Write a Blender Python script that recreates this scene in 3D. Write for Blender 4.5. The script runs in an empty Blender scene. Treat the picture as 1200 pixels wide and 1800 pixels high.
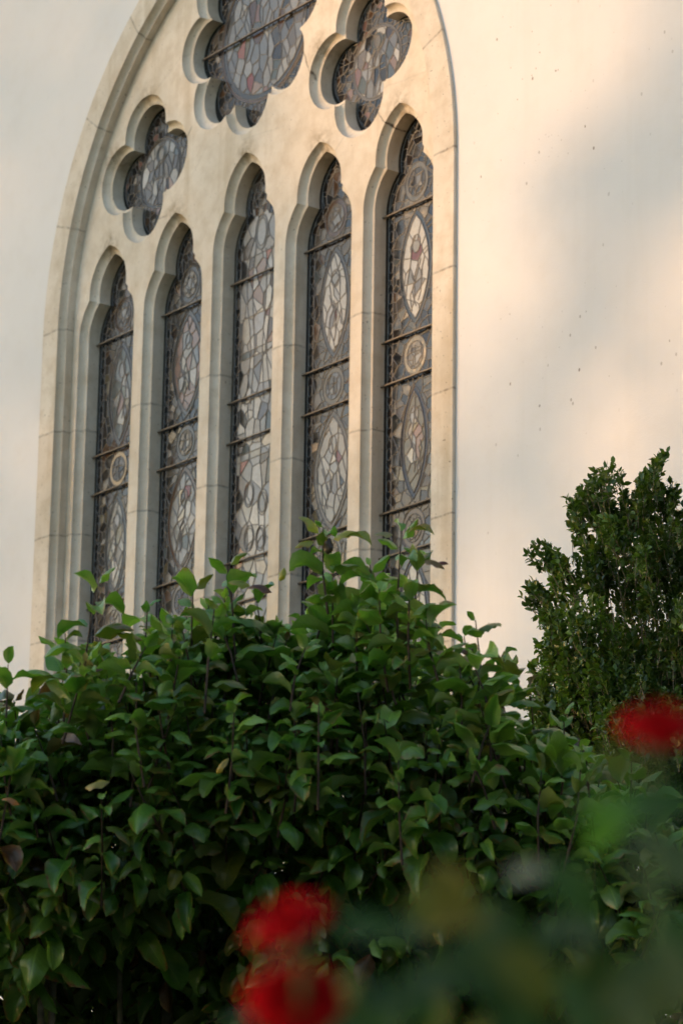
import bpy, bmesh, math, random
import numpy as np
from mathutils import Vector, Matrix
from mathutils.geometry import delaunay_2d_cdt
random.seed(7); rng = np.random.default_rng(7)
SC = bpy.context.scene; COL = SC.collection
R = math.radians; PI = math.pi

# ---------------------------------------------------------------- camera
ZC = 1.4                                   # eye height
FPX, YAW, PITCH, ROLL = 5368.434, 0.930462, 0.2620957, 0.01527955
CAM = np.array([13.17268, -9.11486, ZC])
FW = np.array([-math.sin(YAW)*math.cos(PITCH), math.cos(YAW)*math.cos(PITCH), math.sin(PITCH)])
R0 = np.array([math.cos(YAW), math.sin(YAW), 0.0]); U0 = np.cross(R0, FW)
RT = math.cos(ROLL)*R0 + math.sin(ROLL)*U0
UP = -math.sin(ROLL)*R0 + math.cos(ROLL)*U0
FH = np.array([-math.sin(YAW), math.cos(YAW), 0.0])
cd = bpy.data.cameras.new('camera'); cam = bpy.data.objects.new('camera', cd); COL.objects.link(cam)
M = Matrix.Identity(4)
for i in range(3):
    M[i][0] = RT[i]; M[i][1] = UP[i]; M[i][2] = -FW[i]; M[i][3] = CAM[i]
cam.matrix_world = M
cd.sensor_fit = 'VERTICAL'; cd.sensor_height = 36; cd.sensor_width = 24
cd.lens = FPX/1800*36; cd.clip_start = .1; cd.clip_end = 2000
cd.dof.use_dof = True; cd.dof.focus_distance = 10.9; cd.dof.aperture_fstop = 5.8; cd.dof.aperture_blades = 0
SC.camera = cam

def at(px, py, dist):
    """a point seen towards picture position px, py, at a horizontal distance dist from the eye"""
    d = FW + (px-600)/FPX*RT - (py-900)/FPX*UP
    return CAM + d*(dist/np.dot(d, FH))

# ---------------------------------------------------------------- sky and sun
SUN_AZ, SUN_EL = R(36), R(9)               # to the left of the wall's outward normal
SDIR = np.array([-math.sin(SUN_AZ)*math.cos(SUN_EL), -math.cos(SUN_AZ)*math.cos(SUN_EL), math.sin(SUN_EL)])
w = bpy.data.worlds.new('World'); SC.world = w; w.use_nodes = True
nt = w.node_tree; bg = nt.nodes['Background']
sky = nt.nodes.new('ShaderNodeTexSky'); sky.sky_type = 'NISHITA'; sky.sun_disc = False
sky.sun_elevation = SUN_EL; sky.sun_rotation = R(180)+SUN_AZ
sky.air_density = 1.0; sky.dust_density = 0.6; sky.ozone_density = 1.0
tint = nt.nodes.new('ShaderNodeMix'); tint.data_type = 'RGBA'; tint.blend_type = 'MULTIPLY'
tint.inputs[0].default_value = 1.0
tint.inputs[7].default_value = (1.0, 1.0, 1.0, 1)     # thin warm evening haze over the whole sky
nt.links.new(sky.outputs[0], tint.inputs[6]); nt.links.new(tint.outputs[2], bg.inputs[0])
bg.inputs[1].default_value = .13
sl = bpy.data.lights.new('sun', 'SUN'); so = bpy.data.objects.new('sun', sl); COL.objects.link(so)
sl.energy = .88; sl.angle = R(.53); sl.color = (1, .59, .30)
so.rotation_euler = Vector(SDIR).to_track_quat('Z', 'Y').to_euler(); so.location = (-20, -30, 20)
SC.view_settings.view_transform = 'Standard'; SC.view_settings.look = 'None'
SC.view_settings.exposure = 1.72; SC.view_settings.gamma = 1
SC.cycles.max_bounces = 8; SC.cycles.diffuse_bounces = 4; SC.cycles.glossy_bounces = 4
SC.cycles.sample_clamp_indirect = 6

# ---------------------------------------------------------------- node helpers
class NB:
    def __init__(s, name):
        s.m = bpy.data.materials.new(name); s.m.use_nodes = True; s.t = s.m.node_tree
        s.p = s.t.nodes['Principled BSDF']; s.out = s.t.nodes['Material Output']
    def n(s, k, **a):
        o = s.t.nodes.new(k)
        for q, v in a.items(): setattr(o, q, v)
        return o
    def l(s, a, b): s.t.links.new(a, b)
    def put(s, sock, v):
        if hasattr(v, 'is_output'): s.l(v, sock)
        else: sock.default_value = v
    def math(s, op, a, b=0.0, c=0.0, clamp=False):
        o = s.n('ShaderNodeMath', operation=op, use_clamp=clamp)
        s.put(o.inputs[0], a); s.put(o.inputs[1], b); s.put(o.inputs[2], c)
        return o.outputs[0]
    def mix(s, f, a, b, mode='MIX'):
        o = s.n('ShaderNodeMix', data_type='RGBA', blend_type=mode)
        s.put(o.inputs[0], f)
        for k, v in ((6, a), (7, b)):
            if isinstance(v, tuple) and len(v) == 3: v = v+(1,)
            s.put(o.inputs[k], v)
        return o.outputs[2]
    def noise(s, scale, detail=4, rough=.55, vec=None, dist=0):
        o = s.n('ShaderNodeTexNoise'); o.inputs['Scale'].default_value = scale
        o.inputs['Detail'].default_value = detail; o.inputs['Roughness'].default_value = rough
        o.inputs['Distortion'].default_value = dist
        if vec is not None: s.l(vec, o.inputs['Vector'])
        return o.outputs[0]
    def ramp(s, x, lo, hi, a=0.0, b=1.0):
        o = s.n('ShaderNodeMapRange', clamp=True); s.put(o.inputs[0], x)
        for k, v in ((1, lo), (2, hi), (3, a), (4, b)): o.inputs[k].default_value = v
        return o.outputs[0]
    def attr(s, name):
        return s.n('ShaderNodeAttribute', attribute_name=name)
    def xyz(s):
        g = s.n('ShaderNodeNewGeometry'); x = s.n('ShaderNodeSeparateXYZ'); s.l(g.outputs['Position'], x.inputs[0])
        return g.outputs['Position'], x.outputs[0], x.outputs[1], x.outputs[2]
    def bump(s, h, strength, dist):
        o = s.n('ShaderNodeBump'); o.inputs['Strength'].default_value = strength; o.inputs['Distance'].default_value = dist
        s.l(h, o.inputs['Height']); s.l(o.outputs[0], s.p.inputs['Normal'])
    def base(s, v, rough=.7, spec=.4):
        if isinstance(v, tuple) and len(v) == 3: v = v+(1,)
        s.put(s.p.inputs['Base Color'], v); s.put(s.p.inputs['Roughness'], rough); s.put(s.p.inputs['Specular IOR Level'], spec)
        return s.m

def lin(r, g, b): return tuple((c/255/12.92 if c/255 <= .04045 else ((c/255+.055)/1.055)**2.4) for c in (r, g, b))

# ---------------------------------------------------------------- materials
def stone_material(name, band=False):
    b = NB(name); pos, x, y, z = b.xyz()
    big = b.noise(1.3, 5, .6, pos); mid = b.noise(9, 6, .62, pos); fine = b.noise(70, 4, .6, pos); pit = b.noise(58, 2, .5, pos)
    col = b.mix(b.ramp(big, .35, .68), (.69, .60, .49), (.80, .715, .61))
    col = b.mix(b.ramp(mid, .42, .72, 0, .68), col, (.56, .45, .33))
    col = b.mix(b.ramp(fine, .56, .72, 0, .22), col, (.40, .34, .26))
    wn = b.n('ShaderNodeTexWhiteNoise', noise_dimensions='2D'); cv = b.n('ShaderNodeCombineXYZ')
    if band:
        b.l(b.math('FLOOR', b.math('ADD', b.math('DIVIDE', b.attr('along').outputs['Fac'], .637), .0)), cv.inputs[0]); b.l(b.math('GREATER_THAN', x, 0.0), cv.inputs[1]); amt = .16
    else:
        b.l(b.math('FLOOR', b.math('DIVIDE', b.math('SUBTRACT', z, 3.865+ZC), .637)), cv.inputs[0]); b.l(b.math('FLOOR', b.math('DIVIDE', x, .7)), cv.inputs[1])
        amt = b.math('MULTIPLY', b.math('LESS_THAN', z, 5.6+ZC), .14)
    b.l(cv.outputs[0], wn.inputs['Vector'])
    col = b.mix(b.math('MULTIPLY', wn.outputs['Value'], amt), col, (.40, .33, .25))          # each block its own tone
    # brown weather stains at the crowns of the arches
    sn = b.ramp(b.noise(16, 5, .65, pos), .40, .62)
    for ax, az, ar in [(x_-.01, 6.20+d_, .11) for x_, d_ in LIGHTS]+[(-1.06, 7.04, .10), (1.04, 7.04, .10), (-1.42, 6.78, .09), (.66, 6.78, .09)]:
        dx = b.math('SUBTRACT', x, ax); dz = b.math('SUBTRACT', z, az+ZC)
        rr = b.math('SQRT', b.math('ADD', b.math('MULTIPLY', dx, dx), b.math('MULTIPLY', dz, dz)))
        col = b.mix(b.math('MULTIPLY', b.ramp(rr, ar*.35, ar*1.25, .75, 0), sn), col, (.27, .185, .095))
    # vertical weather streaks
    mp = b.n('ShaderNodeMapping'); mp.inputs['Scale'].default_value = (7, 7, .55); b.l(pos, mp.inputs[0])
    st = b.noise(1.0, 5, .6, mp.outputs[0])
    col = b.mix(b.ramp(st, .52, .76, 0, .55), col, (.46, .35, .215))
    pits = b.ramp(pit, .70, .735)
    col = b.mix(b.math('MULTIPLY', pits, .75), col, (.14, .10, .07))
    warp = b.math('MULTIPLY', b.math('SUBTRACT', b.noise(14, 3, .6, pos), .5), .03)
    ragged = b.ramp(b.noise(30, 3, .6, pos), .35, .62, .25, 1)
    if band:
        al = b.attr('along').outputs['Fac']
        f = b.math('FRACT', b.math('ADD', b.math('DIVIDE', b.math('ADD', al, b.math('MULTIPLY', warp, .4)), .637), .5))
        d = b.math('MULTIPLY', b.math('ABSOLUTE', b.math('SUBTRACT', f, .5)), .637)
        jm = b.math('MULTIPLY', b.ramp(d, .001, .009, .6, 0), ragged)
    else:
        f = b.math('FRACT', b.math('ADD', b.math('DIVIDE', b.math('ADD', b.math('SUBTRACT', z, 3.865+ZC), b.math('MULTIPLY', warp, .5)), .637), .5))
        d = b.math('MULTIPLY', b.math('ABSOLUTE', b.math('SUBTRACT', f, .5)), .637)
        jm = b.math('MULTIPLY', b.ramp(d, .001, .009, .55, 0), b.math('LESS_THAN', z, 5.6+ZC))
        jm = b.math('MULTIPLY', jm, ragged)
        for (ax, az, bx, bz, wt) in JOINTS:
            L = math.hypot(bx-ax, bz-az); ux, uz = (bx-ax)/L, (bz-az)/L
            dx = b.math('SUBTRACT', b.math('ADD', x, warp), ax); dz = b.math('SUBTRACT', b.math('ADD', z, warp), az+ZC)
            t = b.math('ADD', b.math('MULTIPLY', dx, ux), b.math('MULTIPLY', dz, uz))
            nrm = b.math('ABSOLUTE', b.math('SUBTRACT', b.math('MULTIPLY', dx, uz), b.math('MULTIPLY', dz, ux)))
            over = b.math('ABSOLUTE', b.math('SUBTRACT', t, L/2))
            k = b.math('MULTIPLY', b.ramp(nrm, .002, .007, wt, 0), b.ramp(over, L/2, L/2+.02, 1, 0))
            jm = b.math('MAXIMUM', jm, b.math('MULTIPLY', k, ragged))
    col = b.mix(jm, col, (.07, .045, .03))
    h = b.math('SUBTRACT', b.math('ADD', b.math('MULTIPLY', fine, .35), b.math('MULTIPLY', mid, .5)), b.math('ADD', b.math('MULTIPLY', pits, .5), jm))
    b.bump(h, .45, .006)
    return b.base(col, .88, .25)

# joint lines between the tracery's blocks: x, z, x, z in metres, and how dark
LIGHTS = [(-1.4, 0), (-.7, 0), (0, .155), (.7, 0), (1.4, 0)]    # the five lights: middle, extra height
JOINTS = [(.505, 6.845, .60, 6.63, .95), (1.17, 6.25, 1.32, 6.10, .95), (-.565, 6.70, -.66, 6.60, .7), (-1.46, 6.16, -1.40, 6.25, .6),
          (-.88, 6.235, -.80, 6.23, .6), (.94, 6.20, .80, 6.10, .2), (-.02, 6.46, .35, 6.42, .12), (-.67, 6.28, -.42, 6.52, .14),
          (-.98, 7.05, -.66, 7.2, .14), (1.26, 6.35, 1.62, 6.32, .14)]

def plaster_material():
    b = NB('cream plaster'); pos, x, y, z = b.xyz()
    big = b.noise(.55, 4, .55, pos); mid = b.noise(6, 5, .6, pos); fine = b.noise(160, 3, .6, pos)
    col = b.mix(b.ramp(big, .35, .68), (.745, .712, .695), (.80, .772, .755))
    col = b.mix(b.ramp(mid, .48, .8, 0, .22), col, (.66, .60, .54))
    mp = b.n('ShaderNodeMapping'); mp.inputs['Scale'].default_value = (5, 5, .3); b.l(pos, mp.inputs[0])
    col = b.mix(b.math('MULTIPLY', b.ramp(b.noise(1.0, 5, .6, mp.outputs[0]), .52, .8, 0, .22), b.ramp(x, .5, 2.5)), col, (.62, .56, .50))
    def specks(scale, thr, mask_lo, mask_hi, sx, k):
        mp = b.n('ShaderNodeMapping'); mp.inputs['Scale'].default_value = sx; mp.inputs['Location'].default_value = (k, k*2, k*3); b.l(pos, mp.inputs[0])
        v = b.n('ShaderNodeTexVoronoi'); v.inputs['Scale'].default_value = scale; b.l(mp.outputs[0], v.inputs['Vector'])
        s_ = b.n('ShaderNodeSeparateColor'); b.l(v.outputs['Color'], s_.inputs[0])
        on = b.math('GREATER_THAN', s_.outputs[0], .66)
        size = b.math('MULTIPLY', s_.outputs[1], thr)
        d = b.math('LESS_THAN', v.outputs['Distance'], size)
        return b.math('MULTIPLY', b.math('MULTIPLY', d, on), b.ramp(b.noise(.9, 3, .6, pos), mask_lo, mask_hi))
    s1 = specks(18, .15, .47, .60, (1, 1, .7), 0); s2 = specks(42, .17, .49, .62, (1, 1, .8), 5); s3 = specks(8, .036, .38, .6, (1, 1, .55), 9)
    sp = b.math('MAXIMUM', b.math('MULTIPLY', s1, .8), b.math('MAXIMUM', b.math('MULTIPLY', s2, .55), b.math('MULTIPLY', s3, .8)))
    side = b.ramp(x, 1.0, 2.6, .12, 1)
    sp = b.math('MULTIPLY', sp, side)
    col = b.mix(sp, col, (.17, .12, .085))
    b.bump(b.math('ADD', b.math('MULTIPLY', fine, .5), mid), .3, .006)
    return b.base(col, .9, .2)

def glass_material():
    b = NB('old stained glass'); pos, x, y, z = b.xyz()
    c = b.attr('piece').outputs['Color']
    t = b.attr('tilt').outputs['Vector']
    g = b.n('ShaderNodeNewGeometry')
    wav = b.n('ShaderNodeTexNoise'); wav.inputs['Scale'].default_value = 26; b.l(pos, wav.inputs['Vector'])
    v1 = b.n('ShaderNodeVectorMath', operation='SUBTRACT'); b.l(wav.outputs['Color'], v1.inputs[0]); v1.inputs[1].default_value = (.5, .5, .5)
    v2 = b.n('ShaderNodeVectorMath', operation='SCALE'); b.l(v1.outputs[0], v2.inputs[0]); v2.inputs['Scale'].default_value = .10
    v3 = b.n('ShaderNodeVectorMath', operation='ADD'); b.l(v2.outputs[0], v3.inputs[0]); b.l(t, v3.inputs[1])
    v4 = b.n('ShaderNodeVectorMath', operation='ADD'); b.l(g.outputs['Normal'], v4.inputs[0]); b.l(v3.outputs[0], v4.inputs[1])
    v5 = b.n('ShaderNodeVectorMath', operation='NORMALIZE'); b.l(v4.outputs[0], v5.inputs[0])
    b.l(v5.outputs[0], b.p.inputs['Normal'])
    grime = b.noise(45, 5, .65, pos)
    col = b.mix(b.ramp(grime, .45, .75, 0, .3), c, (.03, .025, .02))
    b.p.inputs['IOR'].default_value = 1.42
    return b.base(col, b.ramp(grime, .35, .7, .10, .30), .5)

def simple(name, c, rough=.6, spec=.4, var=.25, scale=20, bump=.2, metal=0):
    b = NB(name); pos, x, y, z = b.xyz()
    n = b.noise(scale, 4, .6, pos)
    lo = tuple(v*(1-var) for v in c); hi = tuple(min(1, v*(1+var)) for v in c)
    b.p.inputs['Metallic'].default_value = metal
    b.bump(n, bump, .004)
    return b.base(b.mix(b.ramp(n, .3, .7), lo, hi), rough, spec)

def leaf_material(name, under=(.10, .15, .06), rough=.38, trans=.25, spec=.5, veins=True):
    """leaf colour comes per leaf from 'leafcol'; 'luv' holds x across (-1..1) and y along (0..1)"""
    b = NB(name)
    c = b.attr('leafcol').outputs['Color']; uv = b.attr('luv')
    s_ = b.n('ShaderNodeSeparateXYZ'); b.l(uv.outputs['Vector'], s_.inputs[0])
    u, v, edge = s_.outputs[0], s_.outputs[1], s_.outputs[2]
    au = b.math('ABSOLUTE', u)
    col = c
    pos, x, y, z = b.xyz()
    n = b.noise(60, 3, .6, pos)
    col = b.mix(b.ramp(n, .3, .75, 0, .35), col, b.mix(1.0, col, (.62, .72, .5), 'MULTIPLY'))
    if veins:
        vein = b.math('ABSOLUTE', b.math('SUBTRACT', b.math('FRACT', b.math('SUBTRACT', b.math('MULTIPLY', v, 8.0), b.math('MULTIPLY', au, 2.2))), .5))
        vm = b.ramp(vein, .0, .10, .28, 0)
        mid = b.ramp(au, .03, .09, .55, 0)
        col = b.mix(b.math('MAXIMUM', vm, mid), col, b.mix(1.0, col, (2.0, 1.75, 1.5), 'MULTIPLY'))
        b.bump(b.math('SUBTRACT', b.math('MULTIPLY', n, .25), b.math('MAXIMUM', vm, mid)), .35, .004)
        # dry margins on the leaves that have them
        rim = b.math('MULTIPLY', b.ramp(b.math('ADD', b.math('ADD', b.math('MULTIPLY', au, .75), b.math('MULTIPLY', v, .35)), b.math('MULTIPLY', b.math('SUBTRACT', n, .5), .8)), .72, .98), edge)
        col = b.mix(rim, col, b.mix(b.ramp(n, .4, .6), (.30, .24, .05), (.20, .075, .03)))
    geo = b.n('ShaderNodeNewGeometry')
    col2 = b.mix(b.math('MULTIPLY', geo.outputs['Backfacing'], .65), col, under)
    m = b.base(col2, rough, spec)
    tr = b.n('ShaderNodeBsdfTranslucent'); b.l(b.mix(1.0, col, (1.6, 1.9, .7), 'MULTIPLY'), tr.inputs[0])
    mx = b.n('ShaderNodeMixShader'); mx.inputs[0].default_value = trans
    b.l(b.p.outputs[0], mx.inputs[1]); b.l(tr.outputs[0], mx.inputs[2]); b.l(mx.outputs[0], b.out.inputs[0])
    return m

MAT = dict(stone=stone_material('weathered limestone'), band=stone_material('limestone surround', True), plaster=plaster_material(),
           glass=glass_material(), lead=simple('lead came', (.034, .037, .04), .48, .9, .3, 60, .3),
           iron=simple('bronze saddle bar', (.12, .09, .06), .5, .5, .4, 40, .4),
           bark=simple('dark bark', (.055, .042, .032), .85, .2, .4, 35, .8),
           greybark=simple('grey bark', (.16, .145, .125), .85, .2, .4, 30, .8),
           palebark=simple('pale twig bark', (.20, .155, .09), .8, .2, .35, 40, .5),
           redstem=simple('reddish shoot bark', (.05, .03, .02), .7, .3, .4, 40, .5),
           leaf=leaf_material('hedge leaf', (.17, .22, .09), .30, .28, .65), tleaf=leaf_material('small glossy leaf', (.05, .085, .03), .32, .22, .5, False),
           rleaf=leaf_material('rose leaf', (.11, .16, .07), .55, .25, .2, True),
           woodleaf=simple('unseen shade foliage', (.05, .075, .03), .8, .2, .4, 2, 0),
           petal=simple('red rose petal', (.50, .002, .004), .75, .06, .3, 60, .15),
           sepal=simple('rose sepal', (.06, .12, .03), .6, .3),
           ground=simple('garden grass', (.05, .06, .028), .95, .1, .45, 3, .6),
           floor=simple('roof slate', (.09, .09, .10), .8, .3, .3, 6, .3))

# ---------------------------------------------------------------- object helpers
def mesh_obj(name, verts, faces, mat, parent=None, smooth=False, attrs=None):
    me = bpy.data.meshes.new(name)
    me.from_pydata([tuple(map(float, v)) for v in verts], [], [tuple(map(int, f)) for f in faces]); me.update()
    if smooth is True: me.polygons.foreach_set('use_smooth', [True]*len(me.polygons))
    elif smooth is not False: me.polygons.foreach_set('use_smooth', list(smooth))
    for an, (kind, dom, data) in (attrs or {}).items():
        a = me.attributes.new(an, kind, dom)
        key = {'FLOAT_VECTOR': 'vector', 'FLOAT_COLOR': 'color', 'FLOAT': 'value'}[kind]
        a.data.foreach_set(key, np.asarray(data, dtype=np.float32).ravel())
    me.materials.append(mat)
    o = bpy.data.objects.new(name, me); COL.objects.link(o)
    if parent is not None:
        o.parent = parent; o.matrix_parent_inverse = Matrix.Translation(-Vector(parent_origin(parent)))
    return o
def parent_origin(p):
    v = Vector((0, 0, 0)); q = p
    return v+q.location if q.type == 'EMPTY' else v      # meshes keep world coordinates
def empty(name, loc, label, cat, group=None):
    o = bpy.data.objects.new(name, None); COL.objects.link(o); o.location = tuple(map(float, loc))
    o['label'] = label; o['category'] = cat
    if group: o['group'] = group
    return o

class MB:
    """collects quads and triangles for one mesh"""
    def __init__(s): s.v = []; s.f = []; s.sm = []; s.along = []
    def add(s, vs, fs, smooth=False, along=None):
        k = len(s.v); s.v += [tuple(q) for q in vs]; s.f += [tuple(i+k for i in f) for f in fs]; s.sm += [smooth]*len(fs)
        s.along += list(along) if along is not None else [0.0]*len(vs)
    def loft(s, rings, smooth=True, along=None):
        n = len(rings[0]); vs = [p for r in rings for p in r]; fs = []
        for a in range(len(rings)-1):
            for i in range(n-1):
                fs.append((a*n+i, a*n+i+1, (a+1)*n+i+1, (a+1)*n+i))
        s.add(vs, fs, smooth, None if along is None else list(along)*len(rings))
    def tube(s, pts, rads, sides=6):
        pts = [np.array(p, float) for p in pts]; rings = []
        for i, p in enumerate(pts):
            d = pts[min(i+1, len(pts)-1)]-pts[max(i-1, 0)]; d /= (np.linalg.norm(d)+1e-9)
            a = np.cross(d, (0.3, .2, .9)) if abs(d[2]) < .9 else np.cross(d, (1, 0.1, 0)); a /= np.linalg.norm(a); c = np.cross(d, a)
            r = rads[i] if hasattr(rads, '__len__') else rads
            rings.append([p+r*(math.cos(t)*a+math.sin(t)*c) for t in [2*PI*k/sides for k in range(sides+1)]])
        s.loft(rings, True)
    def build(s, name, mat, parent=None, along=False):
        return mesh_obj(name, s.v, s.f, mat, parent, s.sm, {'along': ('FLOAT', 'POINT', s.along)} if along else None)

def W(x, y, z): return (x-.01, y, z+ZC)     # window metres -> world

# ---------------------------------------------------------------- outlines of the window
ZB = 2.75                                   # foot of the lights
def arc(cx, cz, r, a0, a1, n=18):
    return [(cx+r*math.cos(a0+(a1-a0)*i/n), cz+r*math.sin(a0+(a1-a0)*i/n)) for i in range(n+1)]
def circ_x(c1, r1, c2, r2, left):
    d = math.hypot(c2[0]-c1[0], c2[1]-c1[1])
    if d > r1+r2 or d < abs(r1-r2): return None
    a = (r1*r1-r2*r2+d*d)/(2*d); h = math.sqrt(max(0, r1*r1-a*a))
    ux, uz = (c2[0]-c1[0])/d, (c2[1]-c1[1])/d
    P = [(c1[0]+a*ux-h*uz, c1[1]+a*uz+h*ux), (c1[0]+a*ux+h*uz, c1[1]+a*uz-h*ux)]
    return min(P) if left else max(P)
def lancet(c, dz=0.0, zb=ZB):
    """pieces of the cusped light's outline at inset c, counter-clockwise seen from outside is not needed"""
    h = .30-c; z1 = 5.70+dz; z2 = 5.95+dz; r2 = .282-c
    cu = circ_x((0, z1), h, (.082, z2), r2, True)
    tip = (0, z2+math.sqrt(r2*r2-.082**2))
    aL = math.atan2(cu[1]-z1, cu[0]); low = arc(0, z1, h, PI, aL)
    a0 = math.atan2(cu[1]-z2, cu[0]-.082); a1 = math.atan2(tip[1]-z2, -.082)
    if a0 < 0: a0 += 2*PI
    up = arc(.082, z2, r2, a0, a1)
    mir = lambda q: [(-x, z) for x, z in reversed(q)]
    side = [(-h, zb+(z1-zb)*i/6) for i in range(7)]
    return [side, low, up, mir(up), mir(low), mir(side), [(h, zb), (-h, zb)]]
def foil(n, d, r, rot):
    ph = PI/n; t = d*math.cos(ph)+math.sqrt(r*r-(d*math.sin(ph))**2)
    half = math.atan2(t*math.sin(ph), t*math.cos(ph)-d); out = []
    for k in range(n-1, -1, -1):
        th = rot+2*PI*k/n
        out.append(arc(d*math.cos(th), d*math.sin(th), r, th+half, th-half, 22))
    return out
CH, YG = .043, .120
def opening(kind, f):
    """outline pieces (window metres) for inset fraction f: 0 at the stone's face, 1 at the reveal"""
    if kind[0] == 'lancet':
        return [[(x+kind[1], z) for x, z in p] for p in lancet(CH*f, kind[2])]
    if kind[0] == 'quatre':
        return [[(x+kind[1], z+6.6) for x, z in p] for p in foil(4, .24-.015*f, .217-.033*f, PI/2)]
    return [[(x, z+7.165) for x, z in p] for p in foil(8, .465-.02*f, .21-.03*f, 0)]
OPEN = [('lancet', x, dz) for x, dz in LIGHTS]+[('quatre', -1.047), ('quatre', 1.047), ('octo',)]
def ring(pieces):
    out = []
    for p in pieces: out += p[:-1]
    return out
ACX, AZS, AR, AHALF = .386, 5.75, 2.357, 1.971
def arch(o, zb, n=48):
    """the great arch at inset o, from the left foot over the apex to the right foot; and the length along it"""
    r = AR-o; xl = ACX-r
    a1 = math.atan2(math.sqrt(r*r-ACX*ACX), -ACX)
    left = [(xl, zb+(AZS-zb)*i/10) for i in range(10)]+arc(ACX, AZS, r, PI, a1, n)
    return left+[(-x, z) for x, z in reversed(left[:-1])]
def arch_along(zb, n=48):
    a1 = math.atan2(math.sqrt(AR*AR-ACX*ACX), -ACX)
    left = [zb+(AZS-zb)*i/10-3.865 for i in range(10)]+[AZS-3.865+2.2*(PI-a1)*i/n for i in range(n+1)]
    return left+list(reversed(left[:-1]))
def inside(poly, x, z):
    c = False; n = len(poly); j = n-1
    for i in range(n):
        xi, zi = poly[i]; xj, zj = poly[j]
        if (zi > z) != (zj > z) and x < (xj-xi)*(z-zi)/(zj-zi)+xi: c = not c
        j = i
    return c
def plate(outer, holes):
    vs, es = [], []
    for q in [outer]+holes:
        k = len(vs); vs += [Vector(p) for p in q]; es += [(k+i, k+(i+1) % len(q)) for i in range(len(q))]
    v, e, f, *_ = delaunay_2d_cdt(vs, es, [], 0, 1e-6)
    keep = []
    for t in f:
        cx = sum(v[i].x for i in t)/3; cz = sum(v[i].y for i in t)/3
        if inside(outer, cx, cz) and not any(inside(h, cx, cz) for h in holes): keep.append(tuple(t))
    return [(p.x, p.y) for p in v], keep

# ---------------------------------------------------------------- the church
church = empty('church', (0, 0, 0), 'cream rendered church wall with tall arched stone tracery window of five lights', 'church')

# wall: front sheet with the arched hole, thickness behind it
zb_w = -ZC
WX0, WX1, WZ1 = -9.0, 16.0, 11.5
hole = arch(.03, 2.50-.03)
v, f = plate([(WX0, zb_w), (WX1, zb_w), (WX1, WZ1), (WX0, WZ1)], [hole])
mb = MB(); mb.add([W(x, -.07, z) for x, z in v], f)
mb.loft([[W(x, -.07, z) for x, z in hole+hole[:1]], [W(x, .45, z) for x, z in hole+hole[:1]]], False)
v, f = plate([(WX0, zb_w), (WX1, zb_w), (WX1, WZ1), (WX0, WZ1)], [hole])
mb.add([W(x, .45, z) for x, z in v], f)
q = [(WX0, zb_w), (WX1, zb_w), (WX1, WZ1), (WX0, WZ1), (WX0, zb_w)]
mb.loft([[W(x, -.07, z) for x, z in q], [W(x, .45, z) for x, z in q]], False)
mb.build('wall', MAT['plaster'], church)
# sloping roof above the wall head
mb = MB()
mb.add([W(WX0-.3, -.45, WZ1-.1), W(WX1+.3, -.45, WZ1-.1), W(WX1+.3, 6, WZ1+5), W(WX0-.3, 6, WZ1+5),
        W(WX0-.3, -.45, WZ1+.08), W(WX1+.3, -.45, WZ1+.08), W(WX1+.3, 6, WZ1+5.2), W(WX0-.3, 6, WZ1+5.2)],
       [(0, 1, 2, 3), (7, 6, 5, 4), (0, 4, 5, 1), (1, 5, 6, 2), (2, 6, 7, 3), (3, 7, 4, 0)])
mb.build('roof', MAT['floor'], church)

# moulded surround
zs = 2.50
prof = [(0, -.03), (0, -.087), (.003, -.09), (.167, -.09), (.170, -.088)]
cov = [(.170+.035*(1-math.cos(t)), -.088+.040*math.sin(t)) for t in [PI/2*i/7 for i in range(8)]]
step = [(.205, -.048), (.205, .004)]
al = arch_along(zs); mb = MB()
for seg, sm in ((prof[:2], False), (prof[1:3], False), (prof[2:4], False), (prof[3:5], False), (cov, True), (step, False)):
    mb.loft([[W(x, y, z) for x, z in arch(o, zs)] for o, y in seg], sm, al)
mb.build('window_surround', MAT['band'], church, along=True)
# sloping sill
mb = MB()
mb.add([W(-2.05, -.16, 2.36), W(2.05, -.16, 2.36), W(2.05, -.16, 2.46), W(-2.05, -.16, 2.46), W(2.05, .0, 2.56), W(-2.05, .0, 2.56), W(2.05, .0, 2.36), W(-2.05, .0, 2.36)],
       [(0, 1, 2, 3), (3, 2, 4, 5), (0, 7, 6, 1), (1, 6, 4, 2), (0, 3, 5, 7)])
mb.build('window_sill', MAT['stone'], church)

# stone tracery
mb = MB()
outer = arch(.206, zs)
holes = [ring(opening(k, 0)) for k in OPEN]
v, f = plate(outer, holes); mb.add([W(x, 0, z) for x, z in v], f)
ts = [i/9 for i in range(10)]
for k in OPEN:
    depth = .043
    prof_f = [(1-math.cos(PI/2*t), depth*math.sin(PI/2*t)) for t in ts]
    rows = [opening(k, fr) for fr, y in prof_f]
    last = opening(k, 1)
    for pi in range(len(last)):
        mb.loft([[W(x, y, z) for x, z in rows[j][pi]] for j, (fr, y) in enumerate(prof_f)], True)
        mb.loft([[W(x, y, z) for x, z in last[pi]] for y in (depth, .150)], True)
mb.build('tracery', MAT['stone'], church)

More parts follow.
